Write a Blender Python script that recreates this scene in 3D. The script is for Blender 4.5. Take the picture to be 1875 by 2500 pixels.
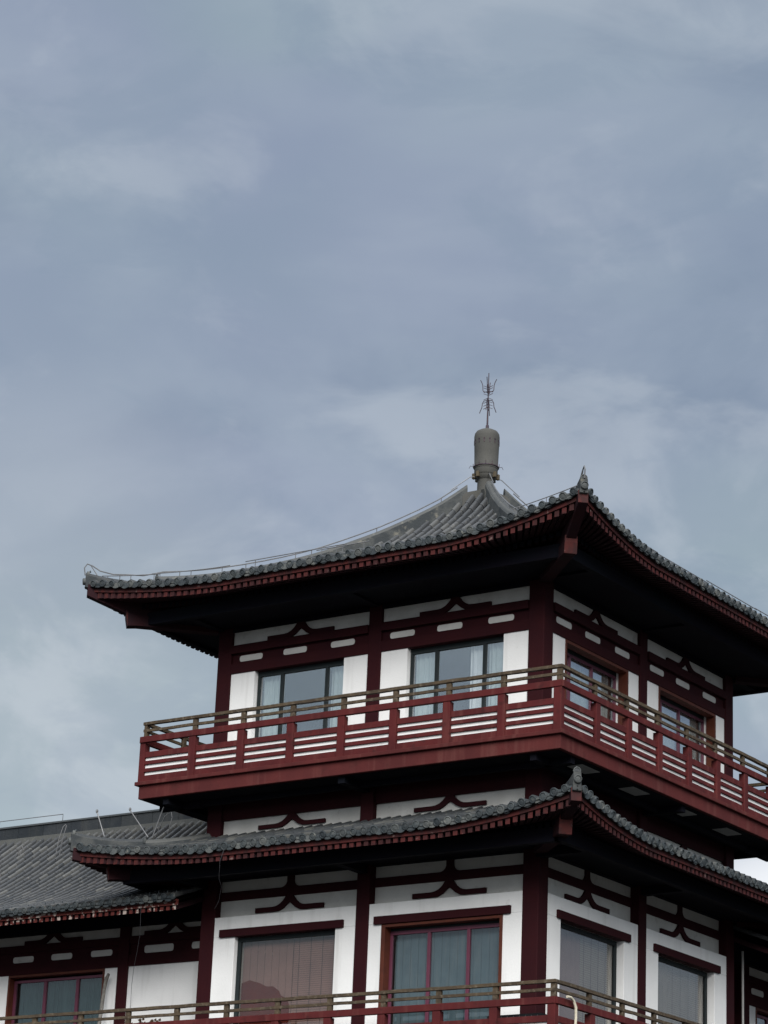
import bpy, bmesh, math, random
from mathutils import Vector, Matrix
random.seed(7)
R = math.radians
S = bpy.context.scene
for o in list(bpy.data.objects): bpy.data.objects.remove(o)

# ------------------------------------------------------------ camera
cd = bpy.data.cameras.new('camera'); cam = bpy.data.objects.new('camera', cd); S.collection.objects.link(cam)
ya, pi_, ro = R(34.835), R(19.1146), R(2.4355)
F = Vector((-math.sin(ya)*math.cos(pi_), math.cos(ya)*math.cos(pi_), math.sin(pi_)))
Rt = Vector((math.cos(ya), math.sin(ya), 0)); Up = Rt.cross(F)
R2 = Rt*math.cos(ro) + Up*math.sin(ro); U2 = -Rt*math.sin(ro) + Up*math.cos(ro)
M = Matrix((R2, U2, -F)).transposed().to_4x4(); M.translation = Vector((26.5307, -43.7659, -16.3598))
cam.matrix_world = M
cd.sensor_fit = 'VERTICAL'; cd.sensor_height = 36; cd.sensor_width = 27; cd.lens = 6628.05/2500*36
cd.clip_start = .5; cd.clip_end = 5000
S.camera = cam
S.render.resolution_x = 768; S.render.resolution_y = 1024
S.view_settings.view_transform = 'Standard'; S.view_settings.look = 'None'
S.view_settings.exposure = 0.0; S.view_settings.gamma = 1

# ------------------------------------------------------------ world: overcast sky
SUN_EL, SUN_AZ = 33, 36          # degrees; azimuth measured from -Y towards +X
w = bpy.data.worlds.new('World'); S.world = w; w.use_nodes = True
nt = w.node_tree; nt.nodes.clear(); N = nt.nodes.new; L = nt.links.new
out = N('ShaderNodeOutputWorld'); mix = N('ShaderNodeMixShader'); mix.inputs[0].default_value = .93
sky = N('ShaderNodeTexSky'); sky.sky_type = 'NISHITA'; sky.sun_disc = False
sky.sun_elevation = R(SUN_EL); sky.sun_rotation = R(180-SUN_AZ)
b1 = N('ShaderNodeBackground'); b1.inputs[1].default_value = .1; L(sky.outputs[0], b1.inputs[0])
b2 = N('ShaderNodeBackground'); b2.inputs[1].default_value = 1.0
tc = N('ShaderNodeTexCoord')
def wmath(op, a, b=None, clamp=False):
    n = N('ShaderNodeMath'); n.operation = op; n.use_clamp = clamp
    for i, v in enumerate((a, b)):
        if v is None: continue
        if isinstance(v, (int, float)): n.inputs[i].default_value = v
        else: L(v, n.inputs[i])
    return n.outputs[0]
def wnoise(scale, sx, sy, sz, detail=5, rough=.5, dist=0.0, off=0, rot=(0,0,0)):
    mp = N('ShaderNodeMapping'); mp.inputs['Scale'].default_value = (sx, sy, sz); mp.inputs['Location'].default_value = (off, off*.7, off*.3)
    mp.inputs['Rotation'].default_value = rot
    L(tc.outputs['Generated'], mp.inputs[0]); n = N('ShaderNodeTexNoise'); n.inputs['Scale'].default_value = scale
    n.inputs['Detail'].default_value = detail; n.inputs['Roughness'].default_value = rough; n.inputs['Distortion'].default_value = dist
    L(mp.outputs[0], n.inputs[0]); return n.outputs[0]
def wmixc(f, c1, c2):
    m = N('ShaderNodeMix'); m.data_type = 'RGBA'
    if isinstance(f, float): m.inputs[0].default_value = f
    else: L(f, m.inputs[0])
    for i, c in ((6, c1), (7, c2)):
        if isinstance(c, tuple): m.inputs[i].default_value = c + (1,)
        else: L(c, m.inputs[i])
    return m.outputs[2]
def ramp(v, a, b):
    n = N('ShaderNodeMapRange'); n.interpolation_type = 'SMOOTHSTEP'
    n.inputs[1].default_value = a; n.inputs[2].default_value = b; L(v, n.inputs[0]); return n.outputs[0]
sep = N('ShaderNodeSeparateXYZ'); L(tc.outputs['Generated'], sep.inputs[0])
el = sep.outputs[2]
base = wmixc(ramp(el, .16, .50), (.375, .435, .515), (.25, .315, .42))
RT = (R(6), R(10), R(20))
def layer(c, n, a, b, amt, col): return wmixc(wmath('MULTIPLY', ramp(n, a, b), amt), c, col)
low = wmath('ADD', .45, wmath('MULTIPLY', ramp(el, .46, .20), .55))          # clouds stack up towards the horizon
c = layer(base, wnoise(3.4, 1, 1, 2.0, 6, .5, .35, 1.3, RT), .45, .64, wmath('MULTIPLY', low, .85), (.47, .545, .60))
c = layer(c, wnoise(5.0, 1, 1, 2.1, 6, .52, .4, 3.7, RT), .47, .63, .78, (.215, .275, .375))
c = layer(c, wnoise(2.6, 1, 1, 2.2, 3, .4, .3, 5.1), .47, .60, .38, (.33, .44, .45))
c = layer(c, wnoise(3.6, 1, 1, 2.2, 3, .4, .3, 9.4), .50, .63, .26, (.37, .40, .54))
c = layer(c, wnoise(8.5, 1, 1, 1.9, 6, .55, .4, 12.7, RT), .50, .64, wmath('MULTIPLY', low, .58), (.56, .61, .67))
c = layer(c, wnoise(15, 1, 1, 2.0, 7, .6, .5, 21.0, RT), .50, .64, .32, (.25, .32, .42))
# bright break in the cloud low on the horizon, behind the tower on the right
def spot(az, elv, r0, r1):
    d = Vector((-math.sin(R(az))*math.cos(R(elv)), math.cos(R(az))*math.cos(R(elv)), math.sin(R(elv))))
    vm = N('ShaderNodeVectorMath'); vm.operation = 'DOT_PRODUCT'; vm.inputs[1].default_value = d
    nv = N('ShaderNodeVectorMath'); nv.operation = 'NORMALIZE'; L(tc.outputs['Generated'], nv.inputs[0]); L(nv.outputs[0], vm.inputs[0])
    return ramp(vm.outputs['Value'], math.cos(R(r1)), math.cos(R(r0)))
c = wmixc(wmath('MULTIPLY', spot(42.0, 16.5, .1, 6.0), .28), c, (.62, .66, .69))
c = wmixc(spot(26.0, 10.0, 1.2, 3.2), c, (.95, .97, 1.0))
# thinner, brighter cloud behind the photographer
br = N('ShaderNodeMapRange'); br.interpolation_type = 'SMOOTHSTEP'
vd = N('ShaderNodeVectorMath'); vd.operation = 'DOT_PRODUCT'
vd.inputs[1].default_value = (math.sin(R(35))*.9, -math.cos(R(35))*.9, .43); L(tc.outputs['Generated'], vd.inputs[0])
L(vd.outputs['Value'], br.inputs[0]); br.inputs[1].default_value = .0; br.inputs[2].default_value = 1.0
br.inputs[3].default_value = 1.0; br.inputs[4].default_value = 1.9
# overcast: the cloud overhead, above the frame, is the brightest
zen = ramp(el, .58, .92)
L(wmath('ADD', br.outputs[0], wmath('MULTIPLY', zen, 2.2)), b2.inputs[1])
c = wmixc(wmath('MULTIPLY', zen, .8), c, (.44, .46, .49))
# below the horizon: dark ground tone
c = wmixc(ramp(el, -.02, .01), (.02, .022, .025), c)
bf = ramp(vd.outputs['Value'], .0, .9)
c = wmixc(wmath('MULTIPLY', bf, wmath('MULTIPLY', ramp(el, .0, .02), .8)), c, (.40, .41, .42))
L(c, b2.inputs[0]); L(b1.outputs[0], mix.inputs[1]); L(b2.outputs[0], mix.inputs[2]); L(mix.outputs[0], out.inputs[0])

sl = bpy.data.lights.new('sun', 'SUN'); sl.energy = 4.2; sl.angle = R(38); sl.color = (1, .965, .92)
so = bpy.data.objects.new('sun', sl); S.collection.objects.link(so)
sd = Vector((math.sin(R(SUN_AZ))*math.cos(R(SUN_EL)), -math.cos(R(SUN_AZ))*math.cos(R(SUN_EL)), math.sin(R(SUN_EL))))
so.rotation_euler = sd.to_track_quat('Z', 'Y').to_euler(); so.location = (20, -30, 30)

# ------------------------------------------------------------ materials
def mat(name, col, rough=.7, col2=None, scale=3., amount=.5, lo=.4, hi=.65, bump=0., bscale=20., metal=0., spec=.3,
        streak=None, fine=.12, speck=None, island=None):
    m = bpy.data.materials.new(name); m.use_nodes = True; t = m.node_tree; b = t.nodes['Principled BSDF']
    b.inputs['Roughness'].default_value = rough; b.inputs['Metallic'].default_value = metal
    b.inputs['Specular IOR Level'].default_value = spec
    tc = t.nodes.new('ShaderNodeTexCoord'); g = t.nodes.new('ShaderNodeNewGeometry')
    def noise(sc, det=4, stretch=None):
        n = t.nodes.new('ShaderNodeTexNoise'); n.inputs['Scale'].default_value = sc; n.inputs['Detail'].default_value = det
        mp = t.nodes.new('ShaderNodeMapping'); mp.inputs['Scale'].default_value = stretch or (1, 1, 1)
        t.links.new(g.outputs['Position'], mp.inputs[0]); t.links.new(mp.outputs[0], n.inputs[0]); return n.outputs[0]
    def rng(v, a, b_, to=1.):
        n = t.nodes.new('ShaderNodeMapRange'); n.inputs[1].default_value = a; n.inputs[2].default_value = b_; n.inputs[4].default_value = to
        t.links.new(v, n.inputs[0]); return n.outputs[0]
    def mx(f, c1, c2):
        x = t.nodes.new('ShaderNodeMix'); x.data_type = 'RGBA'; t.links.new(f, x.inputs[0])
        for i, c_ in ((6, c1), (7, c2)):
            if isinstance(c_, tuple): x.inputs[i].default_value = c_ + (1,)
            else: t.links.new(c_, x.inputs[i])
        return x.outputs[2]
    cur = tuple(col)
    if col2: cur = mx(rng(noise(scale), lo, hi, amount), cur, tuple(col2))
    if streak: cur = mx(rng(noise(streak[1], 5, (1, 1, .08)), streak[2], streak[3], streak[4]), cur, tuple(streak[0]))
    if speck: cur = mx(rng(noise(speck[1], 6), speck[2], speck[3], speck[4]), cur, tuple(speck[0]))
    if fine: cur = mx(rng(noise(38, 3), .35, .7, fine), cur, tuple(c_*.55 for c_ in col))
    if island:
        cur = mx(rng(g.outputs['Random Per Island'], 0, 1, island[1]), cur, tuple(island[0]))
        n_ = t.nodes.new('ShaderNodeMath'); n_.operation = 'FRACT'; k_ = t.nodes.new('ShaderNodeMath'); k_.operation = 'MULTIPLY'; k_.inputs[1].default_value = 37.7
        t.links.new(g.outputs['Random Per Island'], k_.inputs[0]); t.links.new(k_.outputs[0], n_.inputs[0])
        cur = mx(rng(n_.outputs[0], .7, 1, .5), cur, tuple(island[2]))
    if isinstance(cur, tuple): b.inputs['Base Color'].default_value = cur + (1,)
    else: t.links.new(cur, b.inputs['Base Color'])
    if bump:
        bp = t.nodes.new('ShaderNodeBump'); bp.inputs['Strength'].default_value = bump; bp.inputs['Distance'].default_value = .02
        t.links.new(noise(bscale, 5), bp.inputs['Height']); t.links.new(bp.outputs[0], b.inputs['Normal'])
    return m
def glass(name, tint, refl, rough=.03):
    m = bpy.data.materials.new(name); m.use_nodes = True; t = m.node_tree; t.nodes.clear()
    o = t.nodes.new('ShaderNodeOutputMaterial'); x = t.nodes.new('ShaderNodeMixShader')
    tr = t.nodes.new('ShaderNodeBsdfTransparent'); tr.inputs[0].default_value = tint + (1,)
    gl = t.nodes.new('ShaderNodeBsdfGlossy'); gl.inputs['Roughness'].default_value = rough; gl.inputs[0].default_value = (.9, .95, 1, 1)
    fr = t.nodes.new('ShaderNodeLayerWeight'); fr.inputs[0].default_value = .5
    pw = t.nodes.new('ShaderNodeMath'); pw.operation = 'POWER'; pw.inputs[1].default_value = 4
    t.links.new(fr.outputs['Facing'], pw.inputs[0])
    a = t.nodes.new('ShaderNodeMath'); a.operation = 'ADD'; a.use_clamp = True; a.inputs[1].default_value = refl
    t.links.new(pw.outputs[0], a.inputs[0]); t.links.new(a.outputs[0], x.inputs[0])
    t.links.new(tr.outputs[0], x.inputs[1]); t.links.new(gl.outputs[0], x.inputs[2]); t.links.new(x.outputs[0], o.inputs[0])
    return m
MT = dict(
 red=mat('red_paint', (.084, .0160, .0165), .75, (.060, .0125, .0140), 2.3, .9, bump=.2, bscale=30, spec=.12, streak=((.13, .045, .040), 6, .52, .72, .55), speck=((.035, .012, .012), 5, .60, .70, .6)),
 red_dark=mat('oxblood_paint', (.030, .0060, .0080), .75, (.023, .0052, .0078), 1.5, .7, bump=.1, spec=.1),
 fascia=mat('fascia_paint', (.088, .0215, .0210), .8, (.066, .0170, .0175), 1.4, .9, bump=.2, bscale=25, spec=.1, streak=((.14, .055, .048), 6, .52, .75, .5), speck=((.04, .015, .014), 3, .60, .72, .5)),
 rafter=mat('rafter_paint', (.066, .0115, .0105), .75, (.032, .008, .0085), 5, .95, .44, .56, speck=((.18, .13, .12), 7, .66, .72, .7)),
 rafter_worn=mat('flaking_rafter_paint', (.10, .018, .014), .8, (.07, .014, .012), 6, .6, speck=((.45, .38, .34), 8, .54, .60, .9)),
 rafter_side=mat('shaded_rafter_side', (.028, .010, .012), .85, (.02, .012, .016), 2, .7, spec=.08),  # darker red: shade on rafter and hip beam sides put into the colour
 soffit=mat('shaded_soffit_paint', (.0055, .005, .009), .85, (.0045, .0065, .010), 1.2, .8, spec=.08),  # dark paint taken near black, with the deep eave shade in its colour
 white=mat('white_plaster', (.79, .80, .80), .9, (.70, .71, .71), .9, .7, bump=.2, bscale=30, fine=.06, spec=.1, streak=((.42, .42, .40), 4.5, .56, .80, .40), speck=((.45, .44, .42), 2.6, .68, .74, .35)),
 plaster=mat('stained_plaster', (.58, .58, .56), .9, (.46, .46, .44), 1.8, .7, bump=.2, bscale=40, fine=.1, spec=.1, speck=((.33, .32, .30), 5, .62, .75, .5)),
 tile=mat('grey_roof_tile', (.06, .065, .069), .6, (.036, .041, .045), 2.2, .8, bump=.4, bscale=30, fine=.4, spec=.3, speck=((.20, .20, .17), 9, .60, .72, .6), island=((.035, .04, .045), .7, (.14, .14, .125))),
 tile_pale=mat('pale_roof_tile', (.078, .081, .084), .5, (.042, .047, .052), 1.6, .8, bump=.4, bscale=30, fine=.4, spec=.3, speck=((.24, .235, .21), 9, .60, .74, .6), island=((.03, .034, .04), .55, (.15, .15, .14))),
 tile_end=mat('slate_tile_end', (.05, .062, .068), .6, (.09, .10, .10), 7, .8, bump=.6, bscale=45, fine=.5, speck=((.26, .26, .23), 6, .64, .70, .8), island=((.025, .032, .038), .8, (.16, .165, .155))),
 pan=mat('dark_pan_tile', (.007, .008, .010), .9, (.016, .016, .016), 5, .7, bump=.4, fine=.3),
 ridge=mat('ridge_mortar', (.062, .067, .067), .8, (.024, .030, .035), 2.6, .9, .42, .58, bump=.5, bscale=18, fine=.3, speck=((.20, .19, .155), 5, .58, .7, .7)),
 ridge_dark=mat('dark_ridge_tile', (.022, .027, .033), .7, (.04, .045, .05), 3.0, .8, bump=.4, fine=.3, streak=((.07, .07, .065), 4, .55, .7, .5), island=((.012, .016, .02), .7, (.055, .06, .06))),
 concrete=mat('weathered_finial', (.072, .072, .067), .8, (.050, .052, .050), 1.5, .8, bump=.15, fine=.2, streak=((.07, .07, .06), 6, .5, .75, .6)),
 wood=mat('weathered_wood', (.075, .054, .033), .85, (.036, .026, .018), 5, .8, bump=.5, bscale=40, fine=.4, speck=((.16, .135, .10), 12, .52, .7, .7)),
 metal=mat('galvanised_rod', (.15, .155, .165), .5, (.22, .22, .22), 8, .6, metal=.3),
 iron=mat('dark_iron', (.045, .035, .05), .6, (.08, .05, .05), 10, .6, metal=.2),
 brass=mat('ochre_clamp', (.085, .068, .042), .6, (.06, .05, .035), 8, .6),
 frame=mat('dark_green_frame', (.006, .012, .014), .7, None, bump=0, fine=.1, spec=.4),
 purple=mat('maroon_window_frame', (.12, .028, .055), .45, (.09, .024, .045), 4, .6, spec=.4),
 brown=mat('brown_wood_frame', (.09, .023, .012), .6, (.06, .016, .010), 5, .7, spec=.25),
 curtain=mat('pale_green_curtain', (.60, .67, .66), .9, (.50, .57, .56), 6, .8, spec=.05, streak=((.60, .66, .65), 12, .5, .7, .6)),
 sheer=mat('white_sheer_curtain', (.88, .89, .90), .9, (.78, .8, .82), 6, .7, spec=.05),
 blue_blind=mat('blue_grey_blind', (.165, .225, .26), .85, (.125, .175, .205), 3, .7, spec=.1, streak=((.25, .275, .285), 14, .5, .7, .6)),
 green_blind=mat('deep_green_curtain', (.07, .115, .12), .85, (.05, .09, .095), 4, .7, spec=.1, streak=((.08, .14, .145), 16, .5, .7, .7)),
 mauve_blind=mat('mauve_blind', (.27, .185, .185), .85, (.22, .155, .16), 2, .7, spec=.1),
 pale_blind=mat('pale_mauve_blind', (.25, .20, .21), .85, (.21, .17, .185), 2, .7, spec=.1),
 grey_blind=mat('grey_blind', (.28, .275, .26), .85, (.22, .215, .21), 2, .7, spec=.1),
 blind_line=mat('dark_blind_tape', (.10, .075, .08), .9, None),  # narrow dark tapes down the venetian blinds
 maroon_reflection=mat('rust_reflection', (.115, .018, .013), .9, (.09, .014, .012), 5, .6),  # colour of the reddish reflection in the lower left window
 room=mat('dim_room', (.05, .055, .06), .95, None),
 panel=mat('soffit_panel', (.36, .36, .35), .9, (.28, .28, .28), 4, .6, spec=.1),
 rope=mat('cream_rope', (.62, .58, .47), .9, (.45, .42, .33), 20, .8, bump=.4, bscale=60),
 cable=mat('grey_cable', (.09, .09, .10), .7, None),
 stick=mat('bleached_pole', (.13, .125, .115), .85, (.25, .24, .22), 14, .8, bump=.4),
 plant=mat('dry_plant', (.07, .045, .025), .9, (.12, .08, .04), 20, .7),
 ground=mat('dark_paving', (.05, .05, .048), .95, (.035, .036, .035), .3, .7, spec=.1),
 glass=glass('clear_glass', (.88, .86, .83), .05),
 glass_blue=glass('reflective_glass', (.93, .95, .95), .24),
 glass_dim=glass('dim_glass', (.80, .82, .82), .05),
 grille=mat('black_grille', (.02, .022, .025), .5, None),
)

# ------------------------------------------------------------ mesh helpers
class MB:
    def __init__(s, f=None): s.v = []; s.f = []; s.alt = set(); s.T = f or (lambda a, b, c: (a, b, c))
    def add(s, vs, fs):
        n = len(s.v); s.v += [tuple(s.T(*p)) for p in vs]; s.f += [tuple(i+n for i in q) for q in fs]
    def raw(s, vs, fs):
        n = len(s.v); s.v += [tuple(p) for p in vs]; s.f += [tuple(i+n for i in q) for q in fs]
    def box(s, a0, a1, b0, b1, c0, c1):
        s.add([(a, b, c) for a in (a0, a1) for b in (b0, b1) for c in (c0, c1)],
              [(0,1,3,2),(4,6,7,5),(0,4,5,1),(2,3,7,6),(0,2,6,4),(1,5,7,3)])
    def poly(s, pts, b0, b1):             # outline in (a, z), extruded along b
        n = len(pts)
        s.add([(a, b0, z) for a, z in pts] + [(a, b1, z) for a, z in pts],
              [tuple(range(n)), tuple(range(2*n-1, n-1, -1))] + [(i, (i+1) % n, n+(i+1) % n, n+i) for i in range(n)])
    def strip(s, rows):                   # rows of equal length point lists -> quad grid
        m = len(rows[0]); base = [p for r in rows for p in r]
        s.add(base, [(i*m+j, i*m+j+1, (i+1)*m+j+1, (i+1)*m+j) for i in range(len(rows)-1) for j in range(m-1)])
    def sweep(s, secs, cap=True):         # closed sections
        m = len(secs[0]); base = [p for r in secs for p in r]
        fs = [(i*m+j, i*m+(j+1) % m, (i+1)*m+(j+1) % m, (i+1)*m+j) for i in range(len(secs)-1) for j in range(m)]
        if cap: fs += [tuple(range(m)), tuple(range((len(secs)-1)*m, len(secs)*m))]
        s.add(base, fs)
    def tube(s, pts, r, n=6, raw=True):
        P = [Vector(p) for p in pts] if raw else [Vector(s.T(*p)) for p in pts]
        rr = r if isinstance(r, (list, tuple)) else [r]*len(P)
        secs = []; u = None
        for i, p in enumerate(P):
            t = (P[min(i+1, len(P)-1)] - P[max(i-1, 0)]).normalized()
            if u is None: u = t.orthogonal().normalized()
            u = (u - t*u.dot(t)).normalized(); v = t.cross(u)
            secs.append([p + (u*math.cos(2*math.pi*k/n) + v*math.sin(2*math.pi*k/n))*rr[i] for k in range(n)])
        T = s.T; s.T = lambda a, b, c: (a, b, c); s.sweep(secs); s.T = T
    def lathe(s, c, prof, n=24):
        T = s.T; s.T = lambda a, b, cc: (a, b, cc)
        s.sweep([[(c[0]+r*math.cos(2*math.pi*k/n), c[1]+r*math.sin(2*math.pi*k/n), z) for k in range(n)] for r, z in prof]); s.T = T
    def build(s, name, m, parent=None, smooth=False, bevel=0):
        me = bpy.data.meshes.new(name); me.from_pydata(s.v, [], s.f)
        bm = bmesh.new(); bm.from_mesh(me); bmesh.ops.recalc_face_normals(bm, faces=bm.faces); bm.to_mesh(me); bm.free()
        me.materials.append(MT[m])
        if s.alt:
            me.materials.append(MT[s.altm])
            for i in s.alt: me.polygons[i].material_index = 1
        o = bpy.data.objects.new(name, me); S.collection.objects.link(o)
        if parent is not None:
            o.parent = parent; o.matrix_parent_inverse = Matrix.Translation(-parent_world(parent))
        if smooth:
            for p in me.polygons: p.use_smooth = True
            try: me.set_sharp_from_angle(angle=R(40))
            except Exception: pass
        if bevel:
            b = o.modifiers.new('bevel', 'BEVEL'); b.width = bevel; b.segments = 2; b.limit_method = 'ANGLE'
        return o
def parent_world(o):
    v = Vector(o.location)
    return v if o.type == 'EMPTY' else Vector((0, 0, 0))
def tag(o, label=None, cat=None, group=None, kind=None):
    for k, v in (('label', label), ('category', cat), ('group', group), ('kind', kind)):
        if v: o[k] = v
    return o
def empty(name, loc, label, cat, group=None):
    o = bpy.data.objects.new(name, None); S.collection.objects.link(o); o.location = loc; o.empty_display_size = .3
    return tag(o, label, cat, group)

GZ = -18.0
def T(k):                                  # tower faces: s along, r outward from the axis (-4,4), z
    return [lambda s, r, z: (-4+s, 4-r, z), lambda s, r, z: (-4+r, 4+s, z),
            lambda s, r, z: (-4-s, 4+r, z), lambda s, r, z: (-4-r, 4-s, z)][k]

# ------------------------------------------------------------ ground
g = MB(); n = 20; e = 1500
g.strip([[(-e+2*e*i/n, -e+2*e*j/n, GZ) for j in range(n+1)] for i in range(n+1)])
tag(g.build('ground', 'ground'), kind='structure')

tower = empty('pavilion_tower', (-4, 4, GZ), 'square white and dark red timber-framed tower with curved grey tiled roofs and two railed balconies', 'tower')

# ------------------------------------------------------------ roofs of the tower
def lerp_tab(tab, x):
    if x <= tab[0][0]: return tab[0][1]
    for (x0, y0), (x1, y1) in zip(tab, tab[1:]):
        if x <= x1:
            t = (x-x0)/(x1-x0); return y0+(y1-y0)*t
    return tab[-1][1]
def smooth_tab(tab):                       # catmull-rom densify
    o = []
    for i in range(len(tab)-1):
        p0 = tab[max(i-1, 0)]; p1 = tab[i]; p2 = tab[i+1]; p3 = tab[min(i+2, len(tab)-1)]
        for j in range(8):
            t = j/8; x = p1[0]+(p2[0]-p1[0])*t
            m1 = (p2[1]-p0[1])/(p2[0]-p0[0])*(p2[0]-p1[0]); m2 = (p3[1]-p1[1])/(p3[0]-p1[0])*(p2[0]-p1[0])
            o.append((x, (2*t**3-3*t*t+1)*p1[1]+(t**3-2*t*t+t)*m1+(-2*t**3+3*t*t)*p2[1]+(t**3-t*t)*m2))
    return o+[tab[-1]]
PITCH = .24
def half_tube(mb, pts, r, n=5, taper=.86, seg=.34, nrm=None):
    """barrel tile row along pts (list of (s,r,z)), made of short overlapping tiles"""
    P = [Vector(p) for p in pts]
    Ls = [0]
    for a, b in zip(P, P[1:]): Ls.append(Ls[-1]+(b-a).length)
    tot = Ls[-1]
    if tot < .05: return
    def at(d):
        for i in range(len(P)-1):
            if d <= Ls[i+1]+1e-9:
                t = (d-Ls[i])/max(1e-9, Ls[i+1]-Ls[i]); return P[i].lerp(P[i+1], t)
        return P[-1]
    k = max(1, round(tot/seg)); off = random.uniform(-.04, .04)
    for i in range(k):
        d0 = tot*i/k; d1 = tot*(i+1)/k
        a, b = at(d0), at(d1); t = (b-a).normalized(); side = t.cross(Vector((0, 0, 1))).normalized()
        up = side.cross(t).normalized()
        jr = random.uniform(.94, 1.05); js = side*random.uniform(-.006, .006)
        secs = []
        for q, rr in ((a, r*jr*taper), (b, r*jr)):      # lower end is the wider one
            secs.append([tuple(q+js+side*rr)]+[tuple(q+js+side*math.cos(math.pi*m/n)*rr+up*(.05+math.sin(math.pi*m/n)*rr)) for m in range(n+1)]+[tuple(q+js-side*rr)])
        nn = len(secs[0])
        base = [p for s_ in secs for p in s_]
        mb.add(base, [(j, j+1, nn+j+1, nn+j) for j in range(nn-1)] + [tuple(range(nn)), tuple(range(nn, 2*nn))])
def disc(mb, c, ax, r, th, n=12):
    c = Vector(c); ax = Vector(ax).normalized(); u = ax.orthogonal().normalized(); v = ax.cross(u)
    prof = [(r, 0), (r, th), (r*.82, th*1.15), (r*.74, th*.7), (r*.3, th*.9)]
    mb.sweep([[tuple(c+ax*h+(u*math.cos(2*math.pi*k/n)+v*math.sin(2*math.pi*k/n))*q) for k in range(n)] for q, h in prof])
def drip(mb, c, half, drop, th=.02):       # hanging crescent tile between two discs, c in (s,r,z)
    pts = [(c[0]-half, c[2]+.05)]
    for i in range(7):
        a = math.pi*i/6; pts.append((c[0]-half*math.cos(a), c[2]-drop*math.sin(a)))
    pts.append((c[0]+half, c[2]+.05))
    mb.poly(pts, c[1]-th, c[1])
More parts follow.
